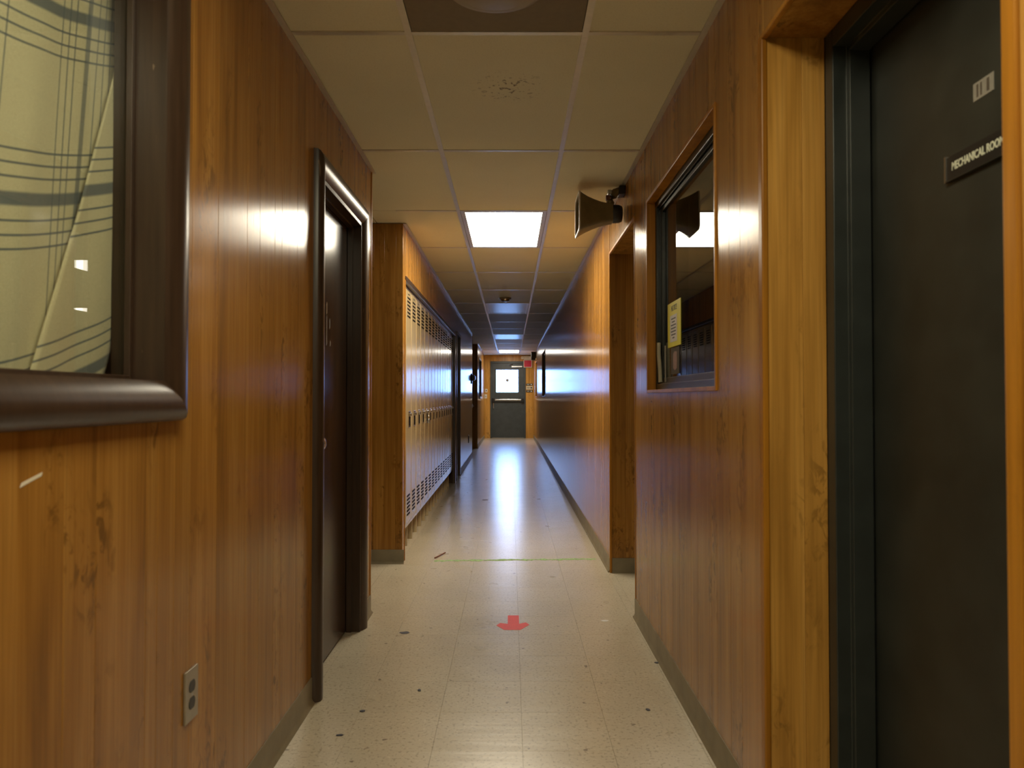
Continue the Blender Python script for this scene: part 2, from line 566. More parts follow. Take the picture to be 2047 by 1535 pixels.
def base_strip(name, axis, c, facing, a0, a1, label):
    """vinyl cove base: thin strip with a little toe"""
    prof = [(0, 0), (0.016, 0), (0.015, 0.004), (0.008, 0.010), (0.0045, 0.020), (0.0045, 0.097), (0.003, 0.1), (0, 0.1)]
    pts = [(c + facing * d, h) for d, h in prof]
    m = MB()
    if axis == 'x':
        m.loft([[(d, a, h) for d, h in pts] for a in (a0, a1)])
    else:
        m.loft([[(a, d, h) for d, h in pts] for a in (a0, a1)])
    return struct(m.build(name, BASE, smooth=True), label)

# ------------------------------------------------------------------ floor
fl = MB()
fl.box(XL - 0.02, XR + 0.02, 0.985, 10.43, -0.12, -0.004)
for b in ((-4.2, 6.7, -5.2, 0.985), (-4.2, XL - 0.02, 0.985, 10.43), (XR + 0.02, 6.7, 0.985, 10.43), (-4.2, 6.7, 10.43, 22.1)):
    fl.box(b[0], b[1], b[2], b[3], -0.12, 0.0)
floor = struct(fl.build('floor', FLOORSEAM, origin=(0, 0, 0)), 'speckled beige vinyl tile floor with a waxy shine')
cols = [XL - 0.02, -0.57, -0.265, 0.04, 0.345, 0.65, XR + 0.02]
y = 0.98
tile_mesh = {}
while y < 10.4:
    for x0, x1 in zip(cols[:-1], cols[1:]):
        w = round(x1 - x0, 4)
        if w not in tile_mesh:
            g, c = 0.0003, 0.0007
            r = [[(g, g, -0.004), (w - g, g, -0.004), (w - g, 0.305 - g, -0.004), (g, 0.305 - g, -0.004)],
                 [(g, g, -c * 0.5), (w - g, g, -c * 0.5), (w - g, 0.305 - g, -c * 0.5), (g, 0.305 - g, -c * 0.5)],
                 [(c, c, 0), (w - c, c, 0), (w - c, 0.305 - c, 0), (c, 0.305 - c, 0)]]
            o = MB().loft(r).build('tile', FLOOR, floor)
            tile_mesh[w] = o.data
        else:
            o = bpy.data.objects.new('tile', tile_mesh[w])
            COL.objects.link(o)
            o.parent = floor
        o.location = (x0, y, 0)
    y += 0.305
box('threshold_ground', ASPHALT, (-8, 8, 22.12, 60, -0.3, -0.05))
gnd = bpy.data.objects['threshold_ground']
gnd.name = 'ground'
struct(gnd, 'pale concrete ground outside the far door')

# ------------------------------------------------------------------ ceiling
ce = MB().box(-4.2, 6.7, -5.2, 22.1, 2.60, 2.70)
ceiling = struct(ce.build('ceiling', DARKVOID, origin=(0, 0, 2.6)), 'suspended ceiling of beige lay-in panels in a metal grid')
FIX_ROWS = {2, 6, 10, 14, -2, -6}
xs = [(XL - 0.01, TX0), (TX0, TX1), (TX1, XR + 0.01)]
def ctile(x0, x1, y0, y1, drop=0.0):
    o = MB().box(x0 + 0.003, x1 - 0.003, y0 + 0.003, y1 - 0.003, 2.4445 + drop, 2.460 + drop).build('ceiling_panel', TILE, ceiling)
    return o
for k in range(-7, 16):
    y0, y1 = GY(k), min(GY(k + 1), END)
    if y0 > END - 0.1:
        break
    for ci, (x0, x1) in enumerate(xs):
        if ci == 1 and k in FIX_ROWS:
            continue
        if ci == 1 and k == -1:
            ctile(x0, x1, y0, 1.925)
            continue
        if ci == 0 and k in (1, 2, 10, 11, 12):
            ctile(x0 - 0.18, x1, y0, y1)
            ctile(x0 - 0.18 - 0.61, x0 - 0.18, y0, y1)
            continue
        ctile(x0, x1, y0, y1)
def tee(b):
    return box('ceiling_tee', TEE, b, ceiling)
for x in (TX0, TX1):
    tee((x - 0.012, x + 0.012, -5.0, END, 2.440, 2.4445))
for k in range(-7, 16):
    yy = GY(k)
    for a, b in ((XL, TX0 - 0.012), (TX0 + 0.012, TX1 - 0.012), (TX1 + 0.012, XR)):
        tee((a, b, yy - 0.011, yy + 0.011, 2.4405, 2.4445))
tee((TX0 + 0.012, TX1 - 0.012, 1.914, 1.936, 2.4405, 2.4445))
def angle(x, s, y0, y1):
    o = MB().box(min(x, x + s * 0.022), max(x, x + s * 0.022), y0, y1, 2.4375, 2.4400).build('wall_angle', TEE, ceiling)
for x, s, spans in ((XL, 1, ((-5, 4.12), (5.31, 14.9), (17.3, END))), (XR, -1, ((-5, END),))):
    for a, b in spans:
        angle(x, s, a, b)
struct_lid = MB()
for b in ((-4.2, XL - 0.82, -5.2, 22.1), (XR + 0.012, 6.7, -5.2, 22.1)):
    struct_lid.box(b[0], b[1], b[2], b[3], 2.4445, 2.47)
struct_lid.box(XL - 0.82, XL - 0.012, -5.2, 3.70, 2.4445, 2.47)
struct_lid.box(XL - 0.82, XL - 0.012, 6.20, 14.66, 2.4445, 2.47)
struct_lid.box(XL - 0.82, XL - 0.012, 18.4, 22.1, 2.4445, 2.47)
o = struct_lid.build('side_room_panels', TILE, ceiling)

# ------------------------------------------------------------------ left wall
T = 0.10
WIN1 = (0.10, 1.63, 1.222, 2.20)       # y0, y1, z0, z1 of the opening
DR1 = (2.985, 3.785, 0.0, 2.08)
bx = XL - T
fb = XL - 0.006
wl = wall('wall_left', [
    (bx, fb, -5.0, WIN1[0], 0, CEIL), (bx, fb, WIN1[0], WIN1[1], 0, WIN1[2]), (bx, fb, WIN1[0], WIN1[1], WIN1[3], CEIL),
    (bx, fb, WIN1[1], DR1[0], 0, CEIL), (bx, fb, DR1[0], DR1[1], DR1[3], CEIL), (bx, fb, DR1[1], 4.094, 0, CEIL),
], 'left corridor wall of vertical brown wood panelling around curtained window')
boards(wl, 'x', XL, 1, -3.0, WIN1[0], 0, CEIL)
boards(wl, 'x', XL, 1, WIN1[0], WIN1[1], 0, WIN1[2])
boards(wl, 'x', XL, 1, WIN1[0], WIN1[1], WIN1[3], CEIL)
boards(wl, 'x', XL, 1, WIN1[1], DR1[0], 0, CEIL)
boards(wl, 'x', XL, 1, DR1[0], DR1[1], DR1[3], CEIL)
boards(wl, 'x', XL, 1, DR1[1], 4.094, 0, CEIL)
box('corner_strip', WOODTRIM, (XL - 0.012, XL + 0.004, 4.086, 4.104, 0.10, CEIL), wl, 0.003)
MB().prism([(1.172, 1.043), (1.225, 1.056), (1.228, 1.062), (1.176, 1.050)], 'x', XL, XL + 0.0006).build('pale_scratch', IVORY, wl)
base_strip('baseboard_left', 'x', XL, 1, -5.0, 2.893, 'taupe vinyl cove base along left wall before brown door')
base_strip('baseboard_left', 'x', XL, 1, 3.877, 4.104, 'short taupe vinyl base beyond the brown door casing')

# side passage, pier and locker alcove
PIER = 5.31
wp = wall('wall_pier', [(-3.7, XL - 0.006, PIER + 0.006, 5.42, 0, CEIL)], 'wood panelled pier face at the near end of lockers')
boards(wp, 'y', PIER, -1, -3.6, -0.908, 0, CEIL)
boards(wp, 'y', PIER, -1, -0.908, XL - 0.001, 0, CEIL)
boards(wp, 'x', XL, 1, PIER + 0.008, 5.42, 0, CEIL)
box('corner_strip', WOODTRIM, (XL - 0.002, XL + 0.004, 5.405, 5.425, 0.0, 2.05), wp, 0.002)
base_strip('baseboard_pier', 'y', PIER, -1, -3.6, XL + 0.012, 'taupe vinyl base on the pier facing the camera')
AL1 = 10.28
wa = wall('wall_left', [
    (-1.35, -1.25, 5.42, AL1, 0, CEIL), (-1.25, fb, 5.42, AL1, 2.075, CEIL), (-1.35, fb, AL1, 10.55, 0, CEIL),
    (bx - 0.1, fb, 10.55, 11.32, 2.14, CEIL), (bx, fb, 11.32, 14.9, 0, CEIL),
], 'left wall panelling over and beyond the row of lockers')
boards(wa, 'x', XL, 1, 5.42, AL1, 2.075, CEIL)
boards(wa, 'x', XL, 1, AL1, 10.55, 0, CEIL)
boards(wa, 'x', XL, 1, 10.55, 11.32, 2.14, CEIL)
boards(wa, 'x', XL, 1, 11.32, 14.9, 0, CEIL)
box('alcove_trim', CASING, (XL - 0.03, XL + 0.008, 5.425, AL1, 2.045, 2.082), wa, 0.004)
box('alcove_trim', CASING, (XL - 0.03, XL + 0.008, AL1 - 0.01, AL1 + 0.04, 0.0, 2.082), wa, 0.004)
base_strip('baseboard_left', 'x', XL, 1, 11.36, 14.9, 'dark vinyl base along left wall past the lockers')
d3 = struct_root('door_3', 'dark recessed doorway just past the lockers', (XL - 0.05, 10.93, 0))
box('leaf', BROWNDOOR, (XL - 0.16, XL - 0.115, 10.57, 11.30, 0.008, 2.10), d3)
for a, b in ((10.55, 10.59), (11.28, 11.32)):
    box('jamb', CASING, (XL - 0.18, XL + 0.01, a, b, 0, 2.10), d3)
box('head_jamb', CASING, (XL - 0.18, XL + 0.01, 10.55, 11.32, 2.10, 2.14), d3)
wf = wall('wall_left', [(-3.7, XL - 0.006, 17.306, 17.42, 0, CEIL), (bx, fb, 17.42, 18.0, 0, CEIL), (bx, fb, 18.0, 19.3, 0, 1.21), (bx, fb, 18.0, 19.3, 2.13, CEIL),
                        (bx, fb, 19.3, END, 0, CEIL)], 'far left wall panelling beyond the second side passage')
boards(wf, 'y', 17.30, -1, -3.6, XL - 0.001, 0, CEIL)
boards(wf, 'x', XL, 1, 17.31, 18.0, 0, CEIL)
boards(wf, 'x', XL, 1, 18.0, 19.3, 0, 1.21)
boards(wf, 'x', XL, 1, 18.0, 19.3, 2.13, CEIL)
boards(wf, 'x', XL, 1, 19.3, END, 0, CEIL)
base_strip('baseboard_left', 'x', XL, 1, 17.30, END, 'vinyl base along far left wall near the exit')
box('corner_strip', WOODTRIM, (XL - 0.014, XL + 0.003, 14.892, 14.91, 0.1, CEIL), wa, 0.003)

# ------------------------------------------------------------------ right wall
TR = 0.20
rb, rx = XR + 0.006, XR + TR
DR2 = (1.002, 1.967, 2.15)
WIN2 = (2.43, 3.63, 1.222, 2.145)
OPN = (4.02, 5.03, 2.165)
WIN3 = (14.4, 15.85, 1.22, 2.12)
WIN4 = (19.0, 20.2, 1.22, 2.12)
wr = wall('wall_right', [
    (rb, rx, -5.0, DR2[0], 0, CEIL), (rb, rx, DR2[0], DR2[1], DR2[2] + 0.006, CEIL), (rb, rx, DR2[1] + 0.006, WIN2[0], 0, CEIL),
    (rb, rx, WIN2[0], WIN2[1], 0, WIN2[2]), (rb, rx, WIN2[0], WIN2[1], WIN2[3], CEIL), (rb, rx, WIN2[1], OPN[0], 0, CEIL),
], 'near right wall of wood panelling with dark sliding window')
boards(wr, 'x', XR, -1, -3.0, DR2[0] - 0.03, 0, CEIL)
boards(wr, 'x', XR, -1, DR2[0] - 0.03, DR2[1] + 0.028, DR2[2], CEIL)
boards(wr, 'x', XR, -1, DR2[1] + 0.028, WIN2[0], 0, CEIL)
boards(wr, 'x', XR, -1, WIN2[0], WIN2[1], 0, WIN2[2])
boards(wr, 'x', XR, -1, WIN2[0], WIN2[1], WIN2[3], CEIL)
boards(wr, 'x', XR, -1, WIN2[1], OPN[0], 0, CEIL)
box('corner_strip', WOODTRIM, (XR - 0.004, XR + 0.012, DR2[0] - 0.03, DR2[1] + 0.028, DR2[2] - 0.004, DR2[2] + 0.010), wr, 0.003)
# wood lined reveal of the recessed steel door
boards(wr, 'y', DR2[1], -1, XR + 0.006, 0.842, 0, DR2[2], WOODPALE)
MB().box(XR + 0.0, 0.842, DR2[0] - 0.03, DR2[1], DR2[2], DR2[2] + 0.006).build('reveal_soffit', WOOD, wr)
box('corner_strip', WOODTRIM, (XR - 0.005, XR + 0.012, DR2[1] - 0.004, DR2[1] + 0.028, 0, DR2[2]), wr, 0.004)
box('corner_strip', WOODTRIM, (XR - 0.005, XR + 0.012, DR2[0] - 0.03, DR2[0] + 0.002, 0, DR2[2]), wr, 0.004)
box('corner_strip', WOODTRIM, (XR - 0.003, XR + 0.012, OPN[0] - 0.01, OPN[0] + 0.004, 0.1, OPN[2]), wr, 0.003)
base_strip('baseboard_right', 'x', XR, -1, DR2[1] + 0.03, OPN[0] + 0.004, 'taupe vinyl base under the sliding window')
base_strip('baseboard_right', 'x', XR, -1, -5.0, DR2[0] - 0.03, 'taupe vinyl base beside the camera on the right')
wo = wall('wall_right', [
    (rb, rx, OPN[0], OPN[1], OPN[2] + 0.006, CEIL), (rb, rx, OPN[1] + 0.006, WIN3[0], 0, CEIL),
    (rb, rx, WIN3[0], WIN3[1], 0, WIN3[2]), (rb, rx, WIN3[0], WIN3[1], WIN3[3], CEIL), (rb, rx, WIN3[1], WIN4[0], 0, CEIL),
    (rb, rx, WIN4[0], WIN4[1], 0, WIN4[2]), (rb, rx, WIN4[0], WIN4[1], WIN4[3], CEIL), (rb, rx, WIN4[1], END, 0, CEIL),
], 'long glossy right wall panelling from the open doorway to the exit')
boards(wo, 'x', XR, -1, OPN[0], OPN[1], OPN[2], CEIL)
boards(wo, 'x', XR, -1, OPN[1] + 0.016, WIN3[0], 0, CEIL)
for w in (WIN3, WIN4):
    boards(wo, 'x', XR, -1, w[0], w[1], 0, w[2])
    boards(wo, 'x', XR, -1, w[0], w[1], w[3], CEIL)
boards(wo, 'x', XR, -1, WIN3[1], WIN4[0], 0, CEIL)
boards(wo, 'x', XR, -1, WIN4[1], END, 0, CEIL)
boards(wo, 'y', OPN[1], -1, XR + 0.01, rx, 0, OPN[2])
MB().box(XR, rx, OPN[0], OPN[1], OPN[2], OPN[2] + 0.006).build('opening_soffit', WOOD, wo)
box('corner_strip', WOODTRIM, (XR - 0.004, XR + 0.011, OPN[1] - 0.004, OPN[1] + 0.016, 0.0, OPN[2]), wo, 0.003)
box('corner_strip', WOODTRIM, (XR - 0.004, XR + 0.011, OPN[0] - 0.0, OPN[1] + 0.016, OPN[2] - 0.003, OPN[2] + 0.014), wo, 0.003)
base_strip('baseboard_right', 'x', XR, -1, OPN[1] + 0.016, END, 'long vinyl base along the glossy right wall')
base_strip('baseboard_opening', 'y', OPN[1], -1, XR + 0.012, rx, 'vinyl base on the jamb of the open doorway')

# ------------------------------------------------------------------ end wall
DO = (-0.60, 0.44, 2.26)
we = wall('wall_end', [(-4.2, DO[0], END + 0.006, END + 0.25, 0, 2.70), (DO[1], 6.7, END + 0.006, END + 0.25, 0, 2.70), (DO[0], DO[1], END + 0.006, END + 0.25, DO[2], 2.70)],
          'yellowish wood panelled end wall around the grey exit door')
boards(we, 'y', END, -1, XL, DO[0], 0, CEIL, WOODPALE)
boards(we, 'y', END, -1, DO[1], XR, 0, CEIL, WOODPALE)
boards(we, 'y', END, -1, DO[0], DO[1], DO[2], CEIL, WOODPALE)
# enclosing walls of the side rooms and the corridor behind the camera
wb = wall('wall_back', [(-4.2, 6.7, -5.2, -5.0, 0, 2.70)], 'wall closing the corridor behind the camera', DULLWALL)
ws = wall('wall_outer', [(-4.2, -4.0, -5.0, 21.8, 0, 2.70)], 'outer wall of the rooms on the left', DULLWALL)
ws = wall('wall_outer', [(6.5, 6.7, -5.0, 21.8, 0, 2.70)], 'outer wall of the rooms on the right', DULLWALL)
wall('wall_partition', [(rx, 6.5, 3.88, 3.98, 0, 2.44), (2.6, 2.7, -5.0, 3.88, 0, 2.44)], 'partition of the dark office behind the sliding window', DULLWALL)
wall('wall_partition', [(rx, 6.5, 13.0, 13.1, 0, 2.44)], 'far partition of the lit room beyond open doorway', DULLWALL)
wall('wall_partition', [(-4.0, XL - 0.012, 3.99, 4.094, 0, 2.44)], 'partition of the curtained room beside the passage', GAP)
wall('wall_partition', [(-4.0, bx, 14.78, 14.894, 0, 2.44), (-4.0, -3.7, 5.31, 5.42, 0, 2.44), (-4.0, -3.7, 17.3, 17.42, 0, 2.44)], 'partitions of the side passages on the left', GAP)

# ------------------------------------------------------------------ casings and windows
CAS = [(0, 0), (0, 0.013), (0.008, 0.019), (0.022, 0.027), (0.040, 0.0335), (0.056, 0.0355), (0.071, 0.033), (0.082, 0.026), (0.088, 0.016), (0.090, 0.0)]
CAS_SILL = [(t * 0.85, p) for t, p in CAS]
def casing(parent, c, facing, y0, y1, z0, z1, prof, mat, sides='LRTB', name='casing'):
    """mitred moulding around an opening in a wall plane x = c"""
    def P(yy, zz, p):
        return (c + facing * p, yy, zz)
    def side(s):
        if s == 'T':
            r = [[P(y0 - t, z1 + t, p) for t, p in prof], [P(y1 + t, z1 + t, p) for t, p in prof]]
        elif s == 'B':
            r = [[P(y0 - t, z0 - t, p) for t, p in prof], [P(y1 + t, z0 - t, p) for t, p in prof]]
        else:
            e, sg = (y0, -1) if s == 'L' else (y1, 1)
            r = [[P(e + sg * t, z0 - (t if 'B' in sides else 0), p) for t, p in prof], [P(e + sg * t, z1 + t, p) for t, p in prof]]
        return MB().loft(r).build(name, mat, parent, smooth=True)
    for s in sides:
        side(s)

# curtained window on the left
w1 = struct_root('window_1', 'dark framed interior window on left with plaid cloth behind', (XL, 0.87, WIN1[2]))
casing(w1, XL, 1, *WIN1, CAS, CASING)
gx = XL - 0.075
for nm, b in (('jamb_lining', (gx - 0.03, XL + 0.012, WIN1[1] - 0.001, WIN1[1] + 0.012, WIN1[2], WIN1[3])),
              ('jamb_lining', (gx - 0.03, XL + 0.012, WIN1[0] - 0.012, WIN1[0] + 0.001, WIN1[2], WIN1[3])),
              ('sill_lining', (gx - 0.03, XL + 0.012, WIN1[0], WIN1[1], WIN1[2] - 0.012, WIN1[2] + 0.001)),
              ('head_lining', (gx - 0.03, XL + 0.012, WIN1[0], WIN1[1], WIN1[3] - 0.001, WIN1[3] + 0.012))):
    box(nm, CASING, b, w1)
for nm, b in (('glazing_stop', (gx + 0.003, gx + 0.018, WIN1[1] - 0.013, WIN1[1] - 0.001, WIN1[2], WIN1[3])),
              ('glazing_stop', (gx + 0.003, gx + 0.018, WIN1[0], WIN1[1] - 0.013, WIN1[2], WIN1[2] + 0.012))):
    box(nm, CASING, b, w1, 0.002)
box('pane', GLASS, (gx - 0.0025, gx + 0.0025, WIN1[0], WIN1[1], WIN1[2], WIN1[3]), w1)

# plaid blanket hung behind the glass, with its edge folded over
CX = XL - 0.128
def cloth_sheet(name, parent, ufun, nu, v0, v1, nv, dx, dv, thick, upat=None):
    uvs, vs, fs = [], [], []
    for j in range(nv + 1):
        v = v0 + (v1 - v0) * j / nv
        a, b = ufun(v)
        for i in range(nu + 1):
            u = a + (b - a) * i / nu
            d = u - 1.303
            yy = u + 0.09 * (v - 0.74)
            zz = CAM_H + v + 0.17 * d + 0.30 * d * abs(d) + dv
            fold = 0.0035 * math.sin(u * 23 + v * 2.6) + 0.0015 * math.sin(u * 47 - v * 4.0)
            vs.append((CX + fold + dx, yy, zz))
            uvs.append((u if upat is None else upat, v))
    for j in range(nv):
        for i in range(nu):
            q = j * (nu + 1) + i
            fs.append((q, q + 1, q + nu + 2, q + nu + 1))
    o0 = WLOC[parent.name]
    me = bpy.data.meshes.new(name)
    me.from_pydata([tuple(Vector(q) - o0) for q in vs], [], fs)
    lay = me.uv_layers.new(name='cloth')
    for lp in me.loops:
        lay.data[lp.index].uv = uvs[lp.vertex_index]
    for q in me.polygons:
        q.use_smooth = True
    me.materials.append(PLAID)
    o = bpy.data.objects.new(name, me)
    COL.objects.link(o)
    o.parent = parent
    md = o.modifiers.new('thickness', 'SOLIDIFY')
    md.thickness = thick
    return o
bl = thing('plaid_blanket', 'cream and navy plaid blanket hung behind the left window glass', 'blanket', (CX, 0.9, 1.0))
cloth_sheet('sheet', bl, lambda v: (0.0, 1.722 - max(0, 0.15 - v) * 0.25), 90, -0.22, 1.02, 40, 0.0, 0.0, 0.003)
def flap_u(v):
    knots = [(-0.16, 1.36), (0.027, 1.436), (0.086, 1.46), (0.312, 1.559), (0.625, 1.652), (0.72, 1.70)]
    left = knots[-1][1]
    for (va, ua), (vb, ub) in zip(knots[:-1], knots[1:]):
        if va <= v <= vb:
            left = ua + (ub - ua) * (v - va) / (vb - va)
    right = 1.712 + 0.02 * (0.74 - v) - max(0, 0.12 - v) ** 2 * 1.2
    return min(left, right - 0.004), right
cloth_sheet('folded_edge', bl, flap_u, 14, -0.16, 0.72, 40, 0.018, 0.016, 0.003, 1.82)

# brown door in the left wall
d1 = struct_root('door_1', 'dark brown slab door with rounded casing in left wall', (XL - 0.05, 3.385, 0))
casing(d1, XL, 1, *DR1, CAS, CASING, 'LRT')
leafx = XL - 0.058
for nm, b in (('jamb', (XL - 0.10, XL + 0.012, DR1[0] - 0.001, DR1[0] + 0.018, 0, DR1[3])), ('jamb', (XL - 0.10, XL + 0.012, DR1[1] - 0.018, DR1[1] + 0.001, 0, DR1[3])),
              ('head_jamb', (XL - 0.10, XL + 0.012, DR1[0], DR1[1], DR1[3] - 0.018, DR1[3] + 0.001)),
              ('stop', (leafx + 0.001, leafx + 0.028, DR1[1] - 0.028, DR1[1] - 0.018, 0, DR1[3] - 0.018)),
              ('stop', (leafx + 0.001, leafx + 0.028, DR1[0] + 0.018, DR1[1] - 0.018, DR1[3] - 0.028, DR1[3] - 0.018))):
    box(nm, CASING, b, d1, 0.0015)
leaf = box('leaf', BROWNDOOR, (leafx - 0.042, leafx, DR1[0] + 0.021, DR1[1] - 0.021, 0.012, DR1[3] - 0.021), d1, 0.001)
kn = MB().lathe((leafx - 0.0, 3.075, 0.995), 'x', [(0, 0.030), (0.006, 0.030), (0.009, 0.013), (0.030, 0.012), (0.036, 0.022), (0.048, 0.027), (0.060, 0.023), (0.066, 0.010)])
kn.build('knob', CHROME, leaf, smooth=True)
box('paper_scrap', WHITE, (leafx, leafx + 0.0008, 3.275, 3.305, 1.782, 1.824), leaf)
for i, (yy, z0, z1, w, mt) in enumerate(((3.19, 1.57, 1.66, 0.008, STICKER), (3.26, 1.56, 1.65, 0.014, TAN), (3.345, 1.56, 1.62, 0.011, TAN), (3.345, 1.42, 1.56, 0.009, STICKER), (3.40, 1.50, 1.55, 0.010, STICKER), (3.41, 1.42, 1.45, 0.012, STICKER), (3.22, 1.43, 1.47, 0.03, STICKERDARK))):
    m = MB().prism([(yy - w / 2, z0), (yy + w / 2, z0 + 0.01), (yy + w / 2.4, (z0 + z1) / 2), (yy + w / 2, z1 - 0.008), (yy, z1), (yy - w / 2, z1 - 0.012), (yy - w / 2.6, (z0 + z1) / 2)], 'x', leafx, leafx + 0.0006)
    m.build('scrape_mark', mt, leaf)

# steel door in the right wall
d2 = struct_root('door_2', 'charcoal steel door recessed in a wood lined opening on right', (0.90, 1.49, 0))
JX = [0.842, 0.880, 0.940]
far = [(0.842, 1.966), (0.842, 1.920), (0.880, 1.920), (0.880, 1.905), (0.934, 1.905), (0.934, 1.920), (0.99, 1.920), (0.99, 1.966)]
MB().prism(far, 'z', 0, DR2[2]).build('frame_jamb', GREYFRAME, d2, 0.0025)
near = [(q, 2 * 1.4845 - r) for q, r in far]
MB().prism(near, 'z', 0, DR2[2]).build('frame_jamb', GREYFRAME, d2, 0.0025)
hd = [(0.842, DR2[2]), (0.842, DR2[2] - 0.046), (0.880, DR2[2] - 0.046), (0.880, DR2[2] - 0.061), (0.934, DR2[2] - 0.061), (0.934, DR2[2] - 0.046), (0.99, DR2[2] - 0.046), (0.99, DR2[2])]
MB().loft([[(q, a, r) for q, r in hd] for a in (1.049, 1.920)]).build('frame_head', GREYFRAME, d2, 0.0025)
leaf2 = box('leaf', GREYDOOR, (0.941, 0.985, 1.052, 1.917, 0.01, DR2[2] - 0.05), d2, 0.0015)
sg = thing('door_sign', 'black engraved sign lettered in white on the steel door', 'sign', (0.938, 1.454, 1.648))
box('sign_plate', BLACKPL, (0.934, 0.9405, 1.332, 1.576, 1.648, 1.698), sg, 0.001)
box('sign_holder', STEEL, (0.932, 0.9408, 1.576, 1.581, 1.645, 1.701), sg)
box('sign_holder', BRONZE, (0.932, 0.9408, 1.332, 1.576, 1.645, 1.648), sg)
text_mesh('lettering', 'MECHANICAL ROOM', 0.0235, SIGNTEXT, sg, (0.9336, 1.556, 1.673), ROT_RIGHT, 0.74, bold=0.0007)
st = thing('door_sticker', 'small worn grey sticker above the door sign', 'sticker', (0.9405, 1.459, 1.785))
box('backing', STICKER, (0.9398, 0.9408, 1.427, 1.491, 1.785, 1.821), st)
for a, b in ((1.474, 1.480), (1.463, 1.468), (1.440, 1.448)):
    box('print_bar', STICKERDARK, (0.9394, 0.9398, a, b, 1.790, 1.816), st)

# sliding window in the right wall
def slider(n, w, label, glass, depth=0.038):
    y0, y1, z0, z1 = w
    r = struct_root('window_%d' % n, label, (XR, (y0 + y1) / 2, z0))
    e = 0.014
    for nm, b in (('wood_jamb', (XR - 0.006, XR + depth, y1 - 0.001, y1 + e, z0 - e, z1 + e)), ('wood_jamb', (XR - 0.006, XR + depth, y0 - e, y0 + 0.001, z0 - e, z1 + e)),
                  ('wood_sill', (XR - 0.006, XR + depth, y0, y1, z0 - e, z0 + 0.001)), ('wood_head', (XR - 0.006, XR + depth, y0, y1, z1 - 0.001, z1 + e))):
        box(nm, WOODTRIM, b, r, 0.002)
    x0, x1 = XR + depth, XR + depth + 0.07
    fw = 0.022
    for nm, b in (('frame_side', (x0, x1, y1 - fw, y1, z0, z1)), ('frame_side', (x0, x1, y0, y0 + fw, z0, z1)),
                  ('frame_track', (x0, x1, y0 + fw, y1 - fw, z0, z0 + 0.030)), ('frame_track', (x0, x1, y0 + fw, y1 - fw, z1 - 0.030, z1))):
        box(nm, BRONZE, b, r, 0.002)
    for zz in (z0 + 0.030, z1 - 0.038):
        for xx in (x0 + 0.012, x0 + 0.040):
            box('track_rib', BRONZE, (xx, xx + 0.003, y0 + fw, y1 - fw, zz, zz + 0.008), r)
    xx, a, b = x0 + 0.020, y0 + fw, y1 - fw
    for nm, q in (('sash_stile', (xx, xx + 0.022, b - 0.034, b, z0 + 0.032, z1 - 0.032)), ('sash_stile', (xx, xx + 0.022, a, a + 0.034, z0 + 0.032, z1 - 0.032)),
                  ('sash_rail', (xx, xx + 0.022, a + 0.034, b - 0.034, z0 + 0.032, z0 + 0.058)), ('sash_rail', (xx, xx + 0.022, a + 0.034, b - 0.034, z1 - 0.058, z1 - 0.032))):
        box(nm, BRONZE, q, r, 0.002)
    box('pane', glass, (xx + 0.009, xx + 0.013, a + 0.034, b - 0.034, z0 + 0.058, z1 - 0.058), r)
    for q in (0.006, 0.046):
        box('side_rib', BRONZE, (x0 + q, x0 + q + 0.004, b - 0.008, b, z0 + 0.03, z1 - 0.03), r)
    return r
slider(2, WIN2, 'black framed sliding window with a yellow notice in near right wall', GLASSDARK)
slider(3, WIN3, 'small dark window halfway along the far right wall', GLASSDARK)
slider(4, WIN4, 'last dark window on right beside the exit door', GLASSDARK)
gxp = XR + 0.038 + 0.020 + 0.009
nt_ = thing('yellow_notice', 'bright yellow notice with a white panel taped to sliding window', 'notice', (gxp, 3.35, 1.415))
box('paper', YELLOW, (gxp - 0.0022, gxp - 0.001, 3.215, 3.478, 1.418, 1.622), nt_)
box('white_panel', WHITE, (gxp - 0.0030, gxp - 0.0022, 3.285, 3.425, 1.440, 1.562), nt_)
text_mesh('heading', 'NOTICE', 0.036, INK, nt_, (gxp - 0.0025, 3.345, 1.592), ROT_RIGHT, 0.85, align='CENTER')
for i in range(7):
    zz = 1.545 - i * 0.0145
    hw = (0.045, 0.03, 0.05, 0.048, 0.05, 0.044, 0.02)[i]
    box('text_line', INK, (gxp - 0.0035, gxp - 0.0030, 3.355 - hw, 3.355 + hw, zz - 0.003, zz + 0.003), nt_)
dk = thing('dark_sticker', 'dark sticker with dull pink lettering patch low on sliding window', 'sticker', (gxp, 3.33, 1.29))
box('paper', BLACKPL, (gxp - 0.0020, gxp - 0.001, 3.245, 3.415, 1.292, 1.412), dk)
MB().prism([(3.29, 1.318), (3.33, 1.308), (3.365, 1.32), (3.365, 1.385), (3.33, 1.395), (3.29, 1.39)], 'x', gxp - 0.0028, gxp - 0.0020).build('emblem', PINK, dk)
sk = MB().tube([(XR + 0.046, 3.56, 1.258), (XR + 0.047, 3.577, 1.32), (XR + 0.045, 3.592, 1.395), (XR + 0.046, 3.597, 1.452)], 0.010)
tag(sk.build('wooden_stick', STICK, smooth=True), 'pale wooden stick standing in the sliding window track', 'stick')
sk = MB().tube([(XR + 0.052, 3.47, 1.256), (XR + 0.052, 3.475, 1.43)], 0.004)
tag(sk.build('thin_rod', STICKER, smooth=True), 'thin grey rod upright between stick and dark sticker', 'rod')
